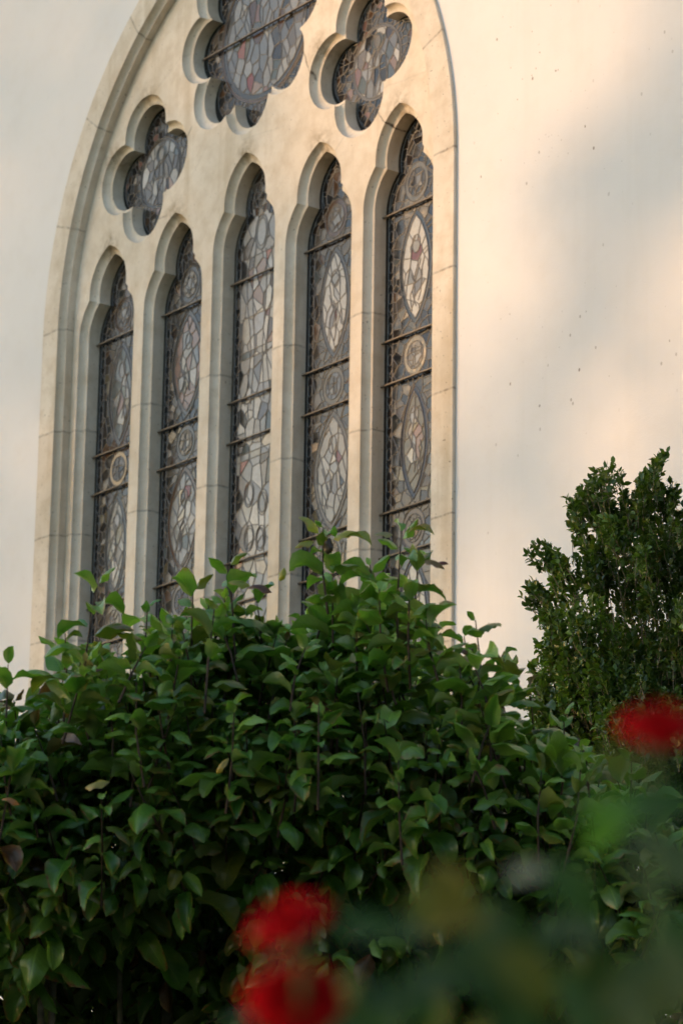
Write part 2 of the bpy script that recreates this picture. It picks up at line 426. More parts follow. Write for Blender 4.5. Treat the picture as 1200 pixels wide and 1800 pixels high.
# ---------------------------------------------------------------- stained glass
def voronoi_edges(seeds, sx=1.0, sz=1.0):
    S = np.array(seeds)*np.array([sx, sz]); n = len(S); out = []
    for i in range(n):
        d = ((S-S[i])**2).sum(1); nb = np.argsort(d)[1:22]
        R_ = .35; poly = [(S[i]+np.array(c)*R_, -1) for c in ((-1, -1), (1, -1), (1, 1), (-1, 1))]   # (start vertex, tag of the edge leaving it)
        for j in nb:
            m = (S[i]+S[j])/2; nn = S[j]-S[i]; new = []
            for k in range(len(poly)):
                (p, tag), (q_, _) = poly[k], poly[(k+1) % len(poly)]
                dp = np.dot(p-m, nn); dq = np.dot(q_-m, nn)
                if dp <= 0:
                    new.append((p, tag))
                    if dq > 0: new.append((p+(q_-p)*dp/(dp-dq), j))
                elif dq <= 0: new.append((p+(q_-p)*dp/(dp-dq), tag))
            poly = new
            if not poly: break
        for k in range(len(poly)):
            p, tag = poly[k]
            if tag > i: q_ = poly[(k+1) % len(poly)][0]; out.append((p/np.array([sx, sz]), q_/np.array([sx, sz])))
    return out
def clip_edges(edges, pred):
    res = []
    for p, q_ in edges:
        L = np.linalg.norm(q_-p)
        if L < .003: continue
        N = max(3, int(L/.008)); ins = [pred(*(p+(q_-p)*i/N)) for i in range(N+1)]
        i = 0
        while i <= N:
            if not ins[i]: i += 1; continue
            j = i
            while j < N and ins[j+1]: j += 1
            def edge(a, b_):
                for _ in range(9):
                    m = (a+b_)/2
                    if pred(*(p+(q_-p)*m)): a = m
                    else: b_ = m
                return b_
            t0 = i/N if i == 0 else edge(i/N, (i-1)/N)-.0008/L
            t1 = j/N if j == N else edge(j/N, (j+1)/N)+.0008/L
            res.append((p+(q_-p)*t0, p+(q_-p)*t1)); i = j+1
    return res
def seeds_in(pred, x0, x1, z0, z1, dx, dz):
    out = []; z = z0-dz
    row = 0
    while z < z1+dz:
        x = x0-dx+(dx/2 if row % 2 else 0)
        while x < x1+dx:
            if random.random() < .82: out.append((x+random.uniform(-.62, .62)*dx, z+random.uniform(-.62, .62)*dz))
            if random.random() < .14: out.append((x+random.uniform(-.5, .5)*dx, z+random.uniform(-.5, .5)*dz))
            x += dx
        z += dz; row += 1
    return out
def pl(pts): return [(np.array(pts[i]), np.array(pts[i+1])) for i in range(len(pts)-1)]
def circ(cx, cz, r, n=20, k=1.0): return pl([(cx+r*math.cos(2*PI*i/n), cz+k*r*math.sin(2*PI*i/n)) for i in range(n+1)])
def mandorla(cx, z0, z1, w_, n=14):
    h = (z1-z0)/2; L = []
    for s_ in (-1, 1): L += pl([(cx+s_*w_*(math.cos(PI/2*(2*i/n-1))**.75 if 0 < i < n else 0), z0+(z1-z0)*i/n) for i in range(n+1)])
    return L
def in_mandorla(x, z, cx, z0, z1, w_):
    if not z0 < z < z1: return False
    t = 2*(z-z0)/(z1-z0)-1
    return abs(x-cx) < w_*math.cos(PI/2*t)**.75

PALE = [(.30, .295, .285), (.22, .222, .222), (.36, .35, .335), (.15, .153, .158), (.27, .26, .24)]
TINT = [(.17, .095, .08), (.20, .13, .105), (.10, .085, .05), (.08, .095, .10), (.035, .025, .02), (.05, .06, .05), (.12, .10, .085), (.15, .025, .015)]
DARK = [(.003, .006, .010), (.005, .008, .013), (.008, .006, .006), (.010, .005, .004), (.003, .007, .010)]
MIDC = [(.03, .026, .022), (.05, .045, .04), (.014, .013, .012), (.08, .07, .06), (.012, .016, .02), (.06, .03, .014)]

def make_glass(name, label, outline, lines, colour, parent):
    """leaded pane from an outline ring and lead lines; every closed piece gets its own colour and tilt"""
    vs, es = [], []
    def addline(p, q_):
        k = len(vs); vs.extend([Vector((float(p[0]), float(p[1]))), Vector((float(q_[0]), float(q_[1])))]); es.append((k, k+1))
    n = len(outline)
    for i in range(n): addline(outline[i], outline[(i+1) % n])
    for p, q_ in lines: addline(p, q_)
    v, e, f, ov, oe, of = delaunay_2d_cdt(vs, es, [], 0, 2e-4)
    con = {}
    for (a, b_), o in zip(e, oe):
        if o: con[(min(a, b_), max(a, b_))] = min(o) < n
    tri = [tuple(t) for t in f if inside(outline, sum(v[i].x for i in t)/3, sum(v[i].y for i in t)/3)]
    byedge = {}
    for ti, t in enumerate(tri):
        for k in range(3):
            a, b_ = t[k], t[(k+1) % 3]; byedge.setdefault((min(a, b_), max(a, b_)), []).append(ti)
    lab = [-1]*len(tri); pieces = []
    for s_ in range(len(tri)):
        if lab[s_] >= 0: continue
        st = [s_]; lab[s_] = len(pieces); mem = []
        while st:
            t = st.pop(); mem.append(t)
            for k in range(3):
                a, b_ = tri[t][k], tri[t][(k+1) % 3]; key = (min(a, b_), max(a, b_))
                if key in con: continue
                for o in byedge[key]:
                    if lab[o] < 0: lab[o] = lab[s_]; st.append(o)
        pieces.append(mem)
    V, F, C, T = [], [], [], []
    for mem in pieces:
        A = 0; cx = cz = 0; best = 0
        for t in mem:
            a, b_, c = (v[i] for i in tri[t]); ar = abs((b_.x-a.x)*(c.y-a.y)-(c.x-a.x)*(b_.y-a.y))+1e-12
            A += ar
            if ar > best: best = ar; cx = (a.x+b_.x+c.x)/3; cz = (a.y+b_.y+c.y)/3   # a point that surely lies in the piece
        col = colour(cx, cz, A/2); k_ = random.uniform(.75, 1.2); col = tuple(x*k_ for x in col)
        tl = (random.gauss(0, .04), 0, random.gauss(0, .04))
        for t in mem:
            k = len(V); V += [W(v[i].x, YG, v[i].y) for i in tri[t]]; F.append((k, k+1, k+2)); C.append(col+(1,)); T.append(tl)
    # make every triangle face outwards (-y)
    F2 = []
    for a, b_, c in F:
        A_, B_, C_ = V[a], V[b_], V[c]
        ny = (B_[2]-A_[2])*(C_[0]-A_[0])-(B_[0]-A_[0])*(C_[2]-A_[2])
        F2.append((a, b_, c) if ny < 0 else (a, c, b_))
    g = mesh_obj(name, V, F2, MAT['glass'], parent, False, {'piece': ('FLOAT_COLOR', 'FACE', C), 'tilt': ('FLOAT_VECTOR', 'FACE', T)})
    if label: g['label'] = label
    # lead cames: low ridged strips along every piece's edge
    mb = MB()
    for (a, b_), rim in con.items():
        p, q_ = v[a], v[b_]
        if not inside(outline, (p.x+q_.x)/2*.999999, (p.y+q_.y)/2) and not rim: continue
        d = q_-p; L = d.length
        if L < 1e-4: continue
        d /= L; nx, nz = -d.y, d.x; w_ = .0027 if not rim else .004; e_ = .0015
        p = p-d*e_; q_ = q_+d*e_; y1 = YG-.0005; y0 = YG-.0042
        mb.add([W(p.x+nx*w_, y1, p.y+nz*w_), W(q_.x+nx*w_, y1, q_.y+nz*w_), W(q_.x, y0, q_.y), W(p.x, y0, p.y), W(q_.x-nx*w_, y1, q_.y-nz*w_), W(p.x-nx*w_, y1, p.y-nz*w_)],
               [(0, 1, 2, 3), (3, 2, 4, 5)], True)
    mb.build('lead_came', MAT['lead'], g)
    return g
def saddle_bar(x0, x1, z, parent):
    mb = MB(); y0, y1 = YG-.026, YG-.012; h = .0045; ch = .0015
    sec = [(y1, -h), (y0+ch, -h), (y0, -h+ch), (y0, h-ch), (y0+ch, h), (y1, h), (y1, -h)]
    nseg = 8
    sag = [random.uniform(-.0012, .0012) for _ in range(nseg+1)]
    mb.loft([[W(x0+(x1-x0)*i/nseg, y, z+d+sag[i]) for y, d in sec] for i in range(nseg+1)], False)
    # clips tying the bar back to the glass
    for t in (.3, .7):
        x = x0+(x1-x0)*t
        mb.add([W(x-.004, y1, z-.007), W(x+.004, y1, z-.007), W(x+.004, y1, z+.007), W(x-.004, y1, z+.007), W(x-.004, YG, z-.007), W(x+.004, YG, z-.007), W(x+.004, YG, z+.007), W(x-.004, YG, z+.007)],
               [(0, 1, 5, 4), (1, 2, 6, 5), (2, 3, 7, 6), (3, 0, 4, 7)])
    return mb.build('saddle_bar', MAT['iron'], parent)

BARS = [5.675, 4.977, 4.742, 4.053, 3.82, 3.13]
def lancet_glass(idx):
    cx, dz = LIGHTS[idx]
    out = [(x+cx, z) for x, z in ring(lancet(CH-.006, dz))]
    L = []
    polys = {}
    for e_ in (.026, .070):
        ps = [(x+cx, z) for x, z in ring(lancet(CH+e_, dz, ZB+e_))]
        polys[e_] = ps; L += pl(ps+ps[:1])
    core = polys[.070]; b1, b2 = polys[.026], polys[.070]
    incore = lambda x, z: inside(core, x, z)
    # border ornament: ovals and ties between the two border lines
    h1, h2 = .30-CH-.026, .30-CH-.070
    z = ZB+.09; k = 0
    while z < 5.70+dz:
        for s_ in (-1, 1):
            mid = cx+s_*(h1+h2)/2
            if k % 2 == 0: L += circ(mid, z, .019, 12, 1.7)
            else:
                L += pl([(cx+s_*h1, z-.028), (mid, z), (cx+s_*h2, z-.028)])+pl([(cx+s_*h1, z+.030), (mid, z+.002), (cx+s_*h2, z+.030)])
        z += .085; k += 1
    ringp = lambda x, z: inside(b1, x, z) and not inside(b2, x, z)
    topz = 5.70+dz
    L += clip_edges(voronoi_edges(seeds_in(None, cx-.25, cx+.25, topz-.02, topz+.6, .05, .06)), lambda x, z: ringp(x, z) and z > topz-.02)
    regs = []
    if idx != 2:
        for z0, z1 in zip(BARS[1:], BARS[:-1]):
            if z1-z0 > .5:
                w_ = random.choice((.115, .135, .16)); ja, jb = random.uniform(.01, .05), random.uniform(.01, .05); m = (cx, z0+ja, z1-jb, w_)
                L += mandorla(cx, z0+ja, z1-jb, w_)+mandorla(cx, z0+ja+.035, z1-jb-.035, w_-.026)
                L += circ(cx+random.uniform(-.02, .02), z0+(z1-z0)*.70, .034, 14, 1.45)
                for q_ in range(4):
                    a0_, x_ = random.uniform(0, 6), cx+random.uniform(-.08, .08); zz0 = z0+.12+random.uniform(0, .1); nn = random.randint(4, 8)
                    L += clip_edges(pl([(x_+.03*math.sin(a0_+i*.55)+.004*i*random.choice((-1, 1)), zz0+i*.045) for i in range(nn)]), lambda x, z, m=m: in_mandorla(x, z, m[0], m[1]+.04, m[2]-.04, m[3]-.032))
                regs.append(('fig', m, z0, z1))
            else:
                zc = (z0+z1)/2; r = .094
                for rr in (r, r-.026): L += circ(cx, zc, rr, 22, 1.1)
                L += pl([(cx, zc-.05), (cx, zc+.05)])+pl([(cx-.035, zc+.016), (cx+.035, zc+.016)])
                regs.append(('med', (cx, zc, r), z0, z1))
        zc = BARS[0]+.135; r = .098
        for rr in (r, r-.026): L += circ(cx, zc, rr, 22, 1.1)
        pts = [(cx+(.058 if i % 2 else .034)*math.cos(i*PI/5+.1), zc+(.062 if i % 2 else .036)*math.sin(i*PI/5+.1)) for i in range(11)]; L += pl(pts)
        regs.append(('med', (cx, zc, r), BARS[0], 6.3+dz))
        if idx == 1: pass
        for kind, m, z0, z1 in regs:
            if kind == 'fig':
                pin = lambda x, z, m=m: in_mandorla(x, z, m[0], m[1]+.04, m[2]-.04, m[3]-.032)
                L += clip_edges(voronoi_edges(seeds_in(None, cx-.14, cx+.14, z0, z1, .055, .095), 1.5, 1), pin)
                pout = lambda x, z, m=m, z0=z0, z1=z1: incore(x, z) and z0 < z < z1 and not in_mandorla(x, z, m[0], m[1], m[2], m[3])
                L += clip_edges(voronoi_edges(seeds_in(None, cx-.2, cx+.2, z0, z1, .052, .060)), pout)
            else:
                pin = lambda x, z, m=m: math.hypot(x-m[0], (z-m[1])/1.1) < m[2]-.030
                L += clip_edges(voronoi_edges(seeds_in(None, cx-.1, cx+.1, m[1]-.12, m[1]+.12, .045, .05)), pin)
                pout = lambda x, z, m=m, z0=z0, z1=z1: incore(x, z) and z0 < z < z1 and math.hypot(x-m[0], (z-m[1])/1.1) > m[2]
                L += clip_edges(voronoi_edges(seeds_in(None, cx-.2, cx+.2, z0, z1, .055, .060)), pout)
    else:
        hx, hz = cx+.005, 5.93
        L += circ(hx, hz, .060, 18, 1.75)+circ(hx, hz, .045, 18, 1.8)
        for xx in (-.10, -.055, .05, .10):
            L += pl([(cx+xx*(1+.25*math.sin(i*.9)), 5.82-i*.11) for i in range(9)])
        for zz in (5.80, 5.45, 5.25, 5.21, 4.66, 4.62): L += pl([(cx-.17, zz), (cx+.17, zz+.01)])
        for ax, az in ((-.06, 4.42), (.07, 4.35), (-.05, 4.17), (.06, 4.15), (0, 3.5), (.06, 3.3)): L += circ(cx+ax, az, .036, 14, 1.6)+circ(cx+ax, az, .047, 14, 1.55)
        pin = lambda x, z: incore(x, z) and math.hypot(x-hx, (z-hz)/1.75) > .060 and z < 6.02
        L += clip_edges(voronoi_edges(seeds_in(None, cx-.2, cx+.2, ZB, 6.05, .072, .105), 1.4, 1), pin)
        pin2 = lambda x, z: incore(x, z) and z >= 6.02
        L += clip_edges(voronoi_edges(seeds_in(None, cx-.2, cx+.2, 6.0, 6.45, .036, .045)), pin2)
        regs.append(('all', None, 0, 9))
    def colour(x, z, A):
        if not inside(b2, x, z): return random.choice(DARK) if random.random() < .93 else random.choice(MIDC)
        if not incore(x, z): return random.choice(DARK+MIDC[:1])
        dleft = x-(cx-.177)
        if idx == 2:
            if dleft < .03 and random.random() < .5: return random.choice(DARK)
            if z > 6.02: return random.choice(DARK+MIDC)
            return random.choice(PALE) if random.random() < .82 else random.choice(TINT)
        for kind, m, z0, z1 in regs:
            if z0 < z < z1:
                if kind == 'fig':
                    if in_mandorla(x, z, m[0], m[1]+.035, m[2]-.035, m[3]-.026):
                        r = random.random(); return random.choice(PALE) if r < .78 else random.choice(TINT)
                    if in_mandorla(x, z, *m): return random.choice(DARK+MIDC)
                    return random.choice(DARK if random.random() < .55 else MIDC+TINT[2:5])
                d = math.hypot(x-m[0], (z-m[1])/1.1)
                if d < m[2]-.032: return random.choice(PALE[3:]+MIDC[1:4])
                if d < m[2]: return random.choice(MIDC)
                return random.choice(DARK+MIDC)
        return random.choice(MIDC)
    names = ['first', 'second', 'middle', 'fourth', 'fifth']
    g = make_glass('lancet_window', None, out, L, colour, church)
    for zb_ in BARS: saddle_bar(cx-.262, cx+.262, zb_, g)
    return g
for i in range(5): lancet_glass(i)

def foil_glass(kind, name):
    out = ring(opening(kind, .86))
    cx, cz = (kind[1], 6.6) if kind[0] == 'quatre' else (0, 7.165)
    L = []; inn = ring(opening(kind, 1.0))
    def scaled(s_): return [(cx+(x-cx)*s_, cz+(z-cz)*s_) for x, z in inn]
    b1 = scaled(.93); L += pl(b1+b1[:1])
    if kind[0] == 'quatre':
        rc = .215
        for rr in (rc, rc-.016): L += circ(cx, cz, rr, 30)
        # standing figure: a robe, a head with halo
        L += circ(cx, cz+.12, .03, 14, 1.3)+circ(cx, cz+.12, .052, 16)
        for s_ in (-1, 1): L += pl([(cx+s_*.02, cz+.085), (cx+s_*.075, cz+.02), (cx+s_*.095, cz-.17)])+pl([(cx+s_*.018, cz+.06), (cx+s_*.03, cz-.19)])
        L += pl([(cx-.06, cz-.03), (cx+.06, cz-.02)])
        pin = lambda x, z: math.hypot(x-cx, z-cz) < rc-.016 and math.hypot(x-cx, z-cz-.12) > .052
        L += clip_edges(voronoi_edges(seeds_in(None, cx-.25, cx+.25, cz-.25, cz+.25, .062, .085), 1.4, 1), pin)
        pout = lambda x, z: inside(b1, x, z) and math.hypot(x-cx, z-cz) > rc
        L += clip_edges(voronoi_edges(seeds_in(None, cx-.45, cx+.45, cz-.45, cz+.45, .040, .042)), pout)
        def colour(x, z, A):
            d = math.hypot(x-cx, z-cz)
            if not inside(b1, x, z): return random.choice(DARK)
            if d < rc-.016: return random.choice(PALE) if random.random() < .5 else random.choice(TINT+MIDC)
            if d < rc: return random.choice(MIDC)
            return random.choice(DARK) if random.random() < .6 else random.choice(MIDC+TINT[:1])
    else:
        rc = .44
        for rr in (rc, rc-.018, rc-.05): L += circ(cx, cz, rr, 48)
        pin = lambda x, z: math.hypot(x-cx, z-cz) < rc-.05
        L += clip_edges(voronoi_edges(seeds_in(None, cx-.5, cx+.5, cz-.5, cz+.5, .062, .10), 1.5, 1), pin)
        for s_ in (-.2, -.02, .17):
            L += pl([(cx+s_+.05*math.sin(i*.7+s_*9), cz-.3+.06*i) for i in range(11)])
        pout = lambda x, z: inside(b1, x, z) and math.hypot(x-cx, z-cz) > rc
        L += clip_edges(voronoi_edges(seeds_in(None, cx-.7, cx+.7, cz-.7, cz+.7, .044, .044)), pout)
        def colour(x, z, A):
            d = math.hypot(x-cx, z-cz)
            if not inside(b1, x, z): return random.choice(DARK)
            if d < rc-.05: return random.choice([(.13, .14, .15), (.17, .175, .18), (.09, .10, .115), (.19, .185, .175)]) if random.random() < .72 else random.choice(TINT+MIDC)
            if d < rc: return random.choice(MIDC)
            return random.choice(DARK) if random.random() < .5 else random.choice(MIDC)
    g = make_glass(name, None, out, L, colour, church)
    if kind[0] == 'octo': saddle_bar(cx-.61, cx+.61, 7.165, g); saddle_bar(cx-.40, cx+.40, 7.57, g)
    return g
foil_glass(('quatre', -1.047), 'quatrefoil_window'); foil_glass(('quatre', 1.047), 'quatrefoil_window'); foil_glass(('octo',), 'octofoil_window')

# unseen dark sheet added behind the glass so no daylight leaks through
mb = MB(); mb.add([W(-2.2, .44, 2.3), W(2.2, .44, 2.3), W(2.2, .44, 8.4), W(-2.2, .44, 8.4)], [(0, 1, 2, 3)])
mb.build('daylight_blocker', MAT['bark'], church)

# ---------------------------------------------------------------- ground
mb = MB(); n = 40
gv = [(-400+800*i/n, -400+800*j/n, 0) for j in range(n+1) for i in range(n+1)]
mb.add(gv, [(j*(n+1)+i, j*(n+1)+i+1, (j+1)*(n+1)+i+1, (j+1)*(n+1)+i) for j in range(n) for i in range(n)])
g = mb.build('ground', MAT['ground']); g['kind'] = 'structure'

# ---------------------------------------------------------------- leaves
def leaf_template(nl, nw, length, width, bend, fold, shape=.55, wave=0.0, twist=0.0):
    """a curved, folded blade along +x from the origin, its upper side to +z; returns verts, uv"""
    V, UVs = [], []
    ang = 0.25*bend; px = pz = 0.0; pts = []
    for i in range(nl+1):
        pts.append((px, pz, ang)); px += length/nl*math.cos(ang); pz += length/nl*math.sin(ang); ang -= bend/nl
    for i in range(nl+1):
        t = i/nl; x, z, a = pts[i]
        wd = width*.5*(math.sin(PI*min(1, t**shape)*.985+.02))**.68 if 0 < i < nl else width*.012
        for j in range(nw+1):
            u = 2*j/nw-1
            s_ = u*wd*math.cos(fold*.8); up = abs(u)**1.3*wd*math.sin(fold)+wave*wd*math.sin(t*9+u*2)*abs(u)
            tw = twist*t
            yy = s_*math.cos(tw)-up*math.sin(tw); uu = s_*math.sin(tw)+up*math.cos(tw)
            V.append((x-uu*math.sin(a), yy, z+uu*math.cos(a))); UVs.append((u, t))
    F = [(i*(nw+1)+j, (i+1)*(nw+1)+j, (i+1)*(nw+1)+j+1, i*(nw+1)+j+1) for i in range(nl) for j in range(nw)]
    return np.array(V), np.array(F), np.array(UVs)
class Leaves:
    def __init__(s): s.V = []; s.F = []; s.C = []; s.U = []; s.n = 0
    def add(s, tpl, pos, out, upv, scale, col, edge):
        V, F, UV = tpl
        x = np.asarray(out, float); x /= np.linalg.norm(x)
        z = np.asarray(upv, float); z = z-x*np.dot(z, x); nz = np.linalg.norm(z)
        if nz < 1e-3: z = np.cross(x, (0.3, .9, .1)); nz = np.linalg.norm(z)
        z /= nz; y = np.cross(z, x)
        s.V.append(pos+scale*(V[:, :1]*x+random.uniform(.72, 1.15)*V[:, 1:2]*y+V[:, 2:]*z)); s.F.append(F+s.n); s.n += len(V)
        s.C.append(np.tile(np.array(tuple(col)+(1,)), (len(V), 1)))
        s.U.append(np.concatenate([UV, np.full((len(V), 1), edge)], 1))
    def build(s, name, mat, parent):
        V = np.concatenate(s.V); F = np.concatenate(s.F); C = np.concatenate(s.C); U = np.concatenate(s.U)
        me = bpy.data.meshes.new(name); me.vertices.add(len(V)); me.vertices.foreach_set('co', V.astype(np.float32).ravel())
        k = F.shape[1]
        me.loops.add(F.size); me.loops.foreach_set('vertex_index', F.astype(np.int32).ravel())
        me.polygons.add(len(F)); me.polygons.foreach_set('loop_start', np.arange(0, F.size, k, dtype=np.int32))
        me.update(calc_edges=True); me.validate()
        me.polygons.foreach_set('use_smooth', np.ones(len(F), dtype=bool))
        a = me.attributes.new('leafcol', 'FLOAT_COLOR', 'POINT'); a.data.foreach_set('color', C.astype(np.float32).ravel())
        a = me.attributes.new('luv', 'FLOAT_VECTOR', 'POINT'); a.data.foreach_set('vector', U.astype(np.float32).ravel())
        me.materials.append(mat); o = bpy.data.objects.new(name, me); COL.objects.link(o)
        o.parent = parent; o.matrix_parent_inverse = Matrix.Translation(-Vector(parent_origin(parent)))
        return o

# ---------------------------------------------------------------- the big-leaved hedge
HD = 8.5
BIG = [leaf_template(7, 4, .116, .074, b_, fo, .80, wv, tw) for b_, fo, wv, tw in
       [(1.3, -.60, .15, .2), (1.6, .3, .2, -.25), (1.1, -.5, .25, .1), (1.9, -.6, .15, .3), (1.4, .5, .25, -.1), (1.0, -.4, .25, .3), (1.5, -.7, .2, -.25)]]
SIL = [(-500, 1230), (-300, 1190), (-150, 1175), (0, 1185), (60, 1165), (130, 1110), (170, 1095), (200, 1125), (260, 1075), (340, 1040), (400, 1010), (450, 1055), (500, 1060), (560, 985),
       (600, 1000), (650, 1000), (700, 960), (740, 1000), (775, 1110), (830, 1110), (870, 1165), (920, 1205), (980, 1255), (1050, 1300), (1120, 1345), (1200, 1420), (1350, 1500), (1600, 1560)]
sx_ = [a for a, b_ in SIL]; sy_ = [b_ for a, b_ in SIL]
def hedge_col(t_=0.0):                      # paler towards shoot tips: young growth, and stands in for light on the top
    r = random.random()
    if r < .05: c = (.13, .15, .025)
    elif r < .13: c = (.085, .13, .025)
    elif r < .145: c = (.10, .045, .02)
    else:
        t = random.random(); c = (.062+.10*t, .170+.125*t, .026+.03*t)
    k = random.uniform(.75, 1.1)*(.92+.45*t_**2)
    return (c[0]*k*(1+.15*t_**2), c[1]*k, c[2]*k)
base = at(560, 1800, HD+.35); base[2] = 0
hedge = empty('hedge', base, 'dense dark green hedge of large glossy oval leaves under the church window', 'hedge')
CURL = [leaf_template(7, 4, .114, .070, b_, fo, .78, wv, tw) for b_, fo, wv, tw in
        [(1.2, .75, .3, .5), (1.7, .6, .35, -.6), (.9, .85, .25, .3), (2.0, .5, .3, .8), (.6, -.7, .3, -.5)]]
hl = Leaves(); stems = MB()
def shoot(tip, direction, length, nleaf, droop, leaves, st, rad=.0032, size=1.0, whorl=0.0):
    """a leafy shoot ending at tip; leaves spiral round its upper part"""
    d = np.array(direction, float); d /= np.linalg.norm(d); tip = np.array(tip, float)
    b0 = tip-d*length+np.array([random.uniform(-.03, .03), random.uniform(-.03, .03), -.01])
    mid = (tip+b0)/2+np.array([random.uniform(-.012, .012), random.uniform(-.012, .012), 0])
    st.tube([b0, mid, tip], [rad*1.3, rad, rad*.5], 5)
    ph = random.uniform(0, 6.28)
    a1 = np.cross(d, (0, 0, 1.0)); a1 = a1/np.linalg.norm(a1) if np.linalg.norm(a1) > 1e-3 else np.array([1.0, 0, 0]); a2 = np.cross(d, a1)
    for i in range(nleaf):
        t = (i/max(1, nleaf-1))**.85
        p = b0+(tip-b0)*(.12+.86*t)
        ph += 2.4+random.uniform(-.35, .35)
        rad_ = math.cos(ph)*a1+math.sin(ph)*a2
        el = random.uniform(-.05, .45)+.6*t**3-droop*(1-.6*t)
        out = rad_*math.cos(el)+np.array([0, 0, 1.0])*math.sin(el)*(.5+.5*max(0, d[2]))+d*math.sin(max(0, el))*.4
        out[2] -= droop*.45
        s_ = size*random.choice([random.uniform(.5, .8), random.uniform(.75, 1.05), random.uniform(.85, 1.2)])*(1-.50*max(0, t-.75)/.25)
        up = d*.8+np.array([0, 0, .7])+rng.normal(0, .22, 3)
        pet = out/np.linalg.norm(out)*.014*s_
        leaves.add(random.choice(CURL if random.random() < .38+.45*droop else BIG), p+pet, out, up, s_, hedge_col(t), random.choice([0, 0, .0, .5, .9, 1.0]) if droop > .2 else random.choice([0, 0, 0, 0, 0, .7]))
RTH = np.array([math.cos(YAW), math.sin(YAW), 0])
count = 0
for k in range(2100):
    px = random.uniform(-420, 1500)
    b_ = random.choice([random.uniform(-.45, .1), random.uniform(-.3, .9), random.uniform(.2, 1.4)])
    top = np.interp(px, sx_, sy_)+10
    depth_edge = 1-(max(0, b_-.1)/1.15)**2*.35
    frac = random.random()**1.25
    bot = 1830 if b_ < .25 else 2300
    if px < 330 and b_ < .35: bot = 1690
    py = top+26+(bot-top)*frac
    py += 90*(abs(b_)/1.0)**2*(1 if b_ > 0 else .8)
    if px > 1120 and py > 1640: continue
    hf = (py-top)/(1800-top)
    if b_ < .3: b_ += .7*max(0, hf-.42)
    if px < 420 and hf > .42 and b_ < .5 and random.random() < .55: continue
    if hf > .6 and b_ < .45 and random.random() < .25: continue
    if 380 < px < 455 and 1590 < py < 1720: continue
    tip = at(px, py, HD+b_)
    hfrac = (py-top)/(1800-top)
    outw = -FH*max(0, hfrac*1.3-.1)*(1 if b_ < .35 else -.2)
    d = np.array([0, 0, 1.0])*max(.12, 1-hfrac*.9)+outw+RTH*random.uniform(-.35, .35)+FH*random.uniform(-.25, .25)
    droop = min(.95, max(0, hfrac-.12)*1.5)
    shoot(tip, d, random.uniform(.18, .30), random.randint(8, 12), droop, hl, stems, size=random.uniform(.85, 1.12))
for k in range(1000):                        # the far side of the hedge, down to the ground
    px = random.uniform(-420, 1180); b_ = random.uniform(.85, 1.7); top = np.interp(px, sx_, sy_)+150
    py = top+(2150-top)*random.random()
    shoot(at(px, py, HD+b_), np.array([0, 0, 1.0])*.6+RTH*random.uniform(-.6, .6)+FH*random.uniform(-.5, .3), random.uniform(.2, .3), random.randint(9, 12), .35, hl, stems, size=1.15)
# tall shoots that stand clear of the mass
for px, py, ln, nn, dpt in [(172, 1018, .30, 9, -.25), (402, 985, .26, 8, -.2), (450, 1040, .2, 7, -.1), (568, 918, .24, 8, -.25), (585, 968, .42, 13, -.2), (705, 925, .30, 10, -.25), (735, 968, .26, 9, -.15),
                         (835, 1082, .26, 9, -.2), (815, 1110, .22, 8, .0), (885, 1150, .25, 9, -.1), (15, 1160, .25, 9, -.2), (115, 1105, .25, 9, -.2), (260, 1055, .25, 9, -.2), (340, 1015, .24, 9, -.2), (650, 985, .3, 10, -.2),
                         (700, 1320, .28, 10, -.5), (560, 1230, .28, 11, -.48), (240, 1190, .28, 11, -.45), (412, 1230, .28, 10, -.5), (30, 1290, .28, 10, -.45), (990, 1245, .25, 9, -.1), (1110, 1330, .25, 8, -.2), (930, 1200, .22, 8, .0)]:
    tip = at(px, py+8, HD+dpt); sl_, st_ = Leaves(), MB()
    shoot(tip, np.array([0, 0, 1.0])+RTH*random.uniform(-.1, .1), ln, nn, 0.12, sl_, st_, .003, 1.0)
    sh = st_.build('shoot', MAT['redstem'], hedge); sl_.build('leaf_spray', MAT['leaf'], sh)
for px, py, c, s_, a_ in [(560, 938, (.22, .24, .03), .75, 2.2), (585, 948, (.30, .28, .03), .6, .5), (605, 945, (.17, .20, .03), .75, -.1), (552, 952, (.26, .26, .04), .55, 3.3), (478, 1042, (.10, .04, .025), .7, 2.7), (576, 975, (.035, .02, .015), .45, 1.5),
                         (716, 938, (.20, .18, .03), .7, .15), (690, 940, (.24, .22, .10), .5, 3.0), (745, 985, (.16, .10, .03), .6, -.2), (766, 992, (.12, .03, .02), .35, .3), (492, 1022, (.30, .28, .03), .4, 1.4), (440, 1030, (.22, .25, .03), .6, 2.8), (380, 1360, (.32, .24, .03), .5, 1.1), (35, 1415, (.34, .13, .02), .5, 2.6), (150, 1385, (.26, .22, .03), .6, .4)]:
    hl.add(random.choice(BIG), at(px, py, HD-.3 if py < 1200 else HD-.62), RTH*math.cos(a_)+np.array([0, 0, 1.0])*math.sin(a_)-FH*.2, -FH*.6+np.array([0, 0, .9]), s_, c, .6)
hl.build('foliage', MAT['leaf'], hedge)
stems.build('twig', MAT['redstem'], hedge)
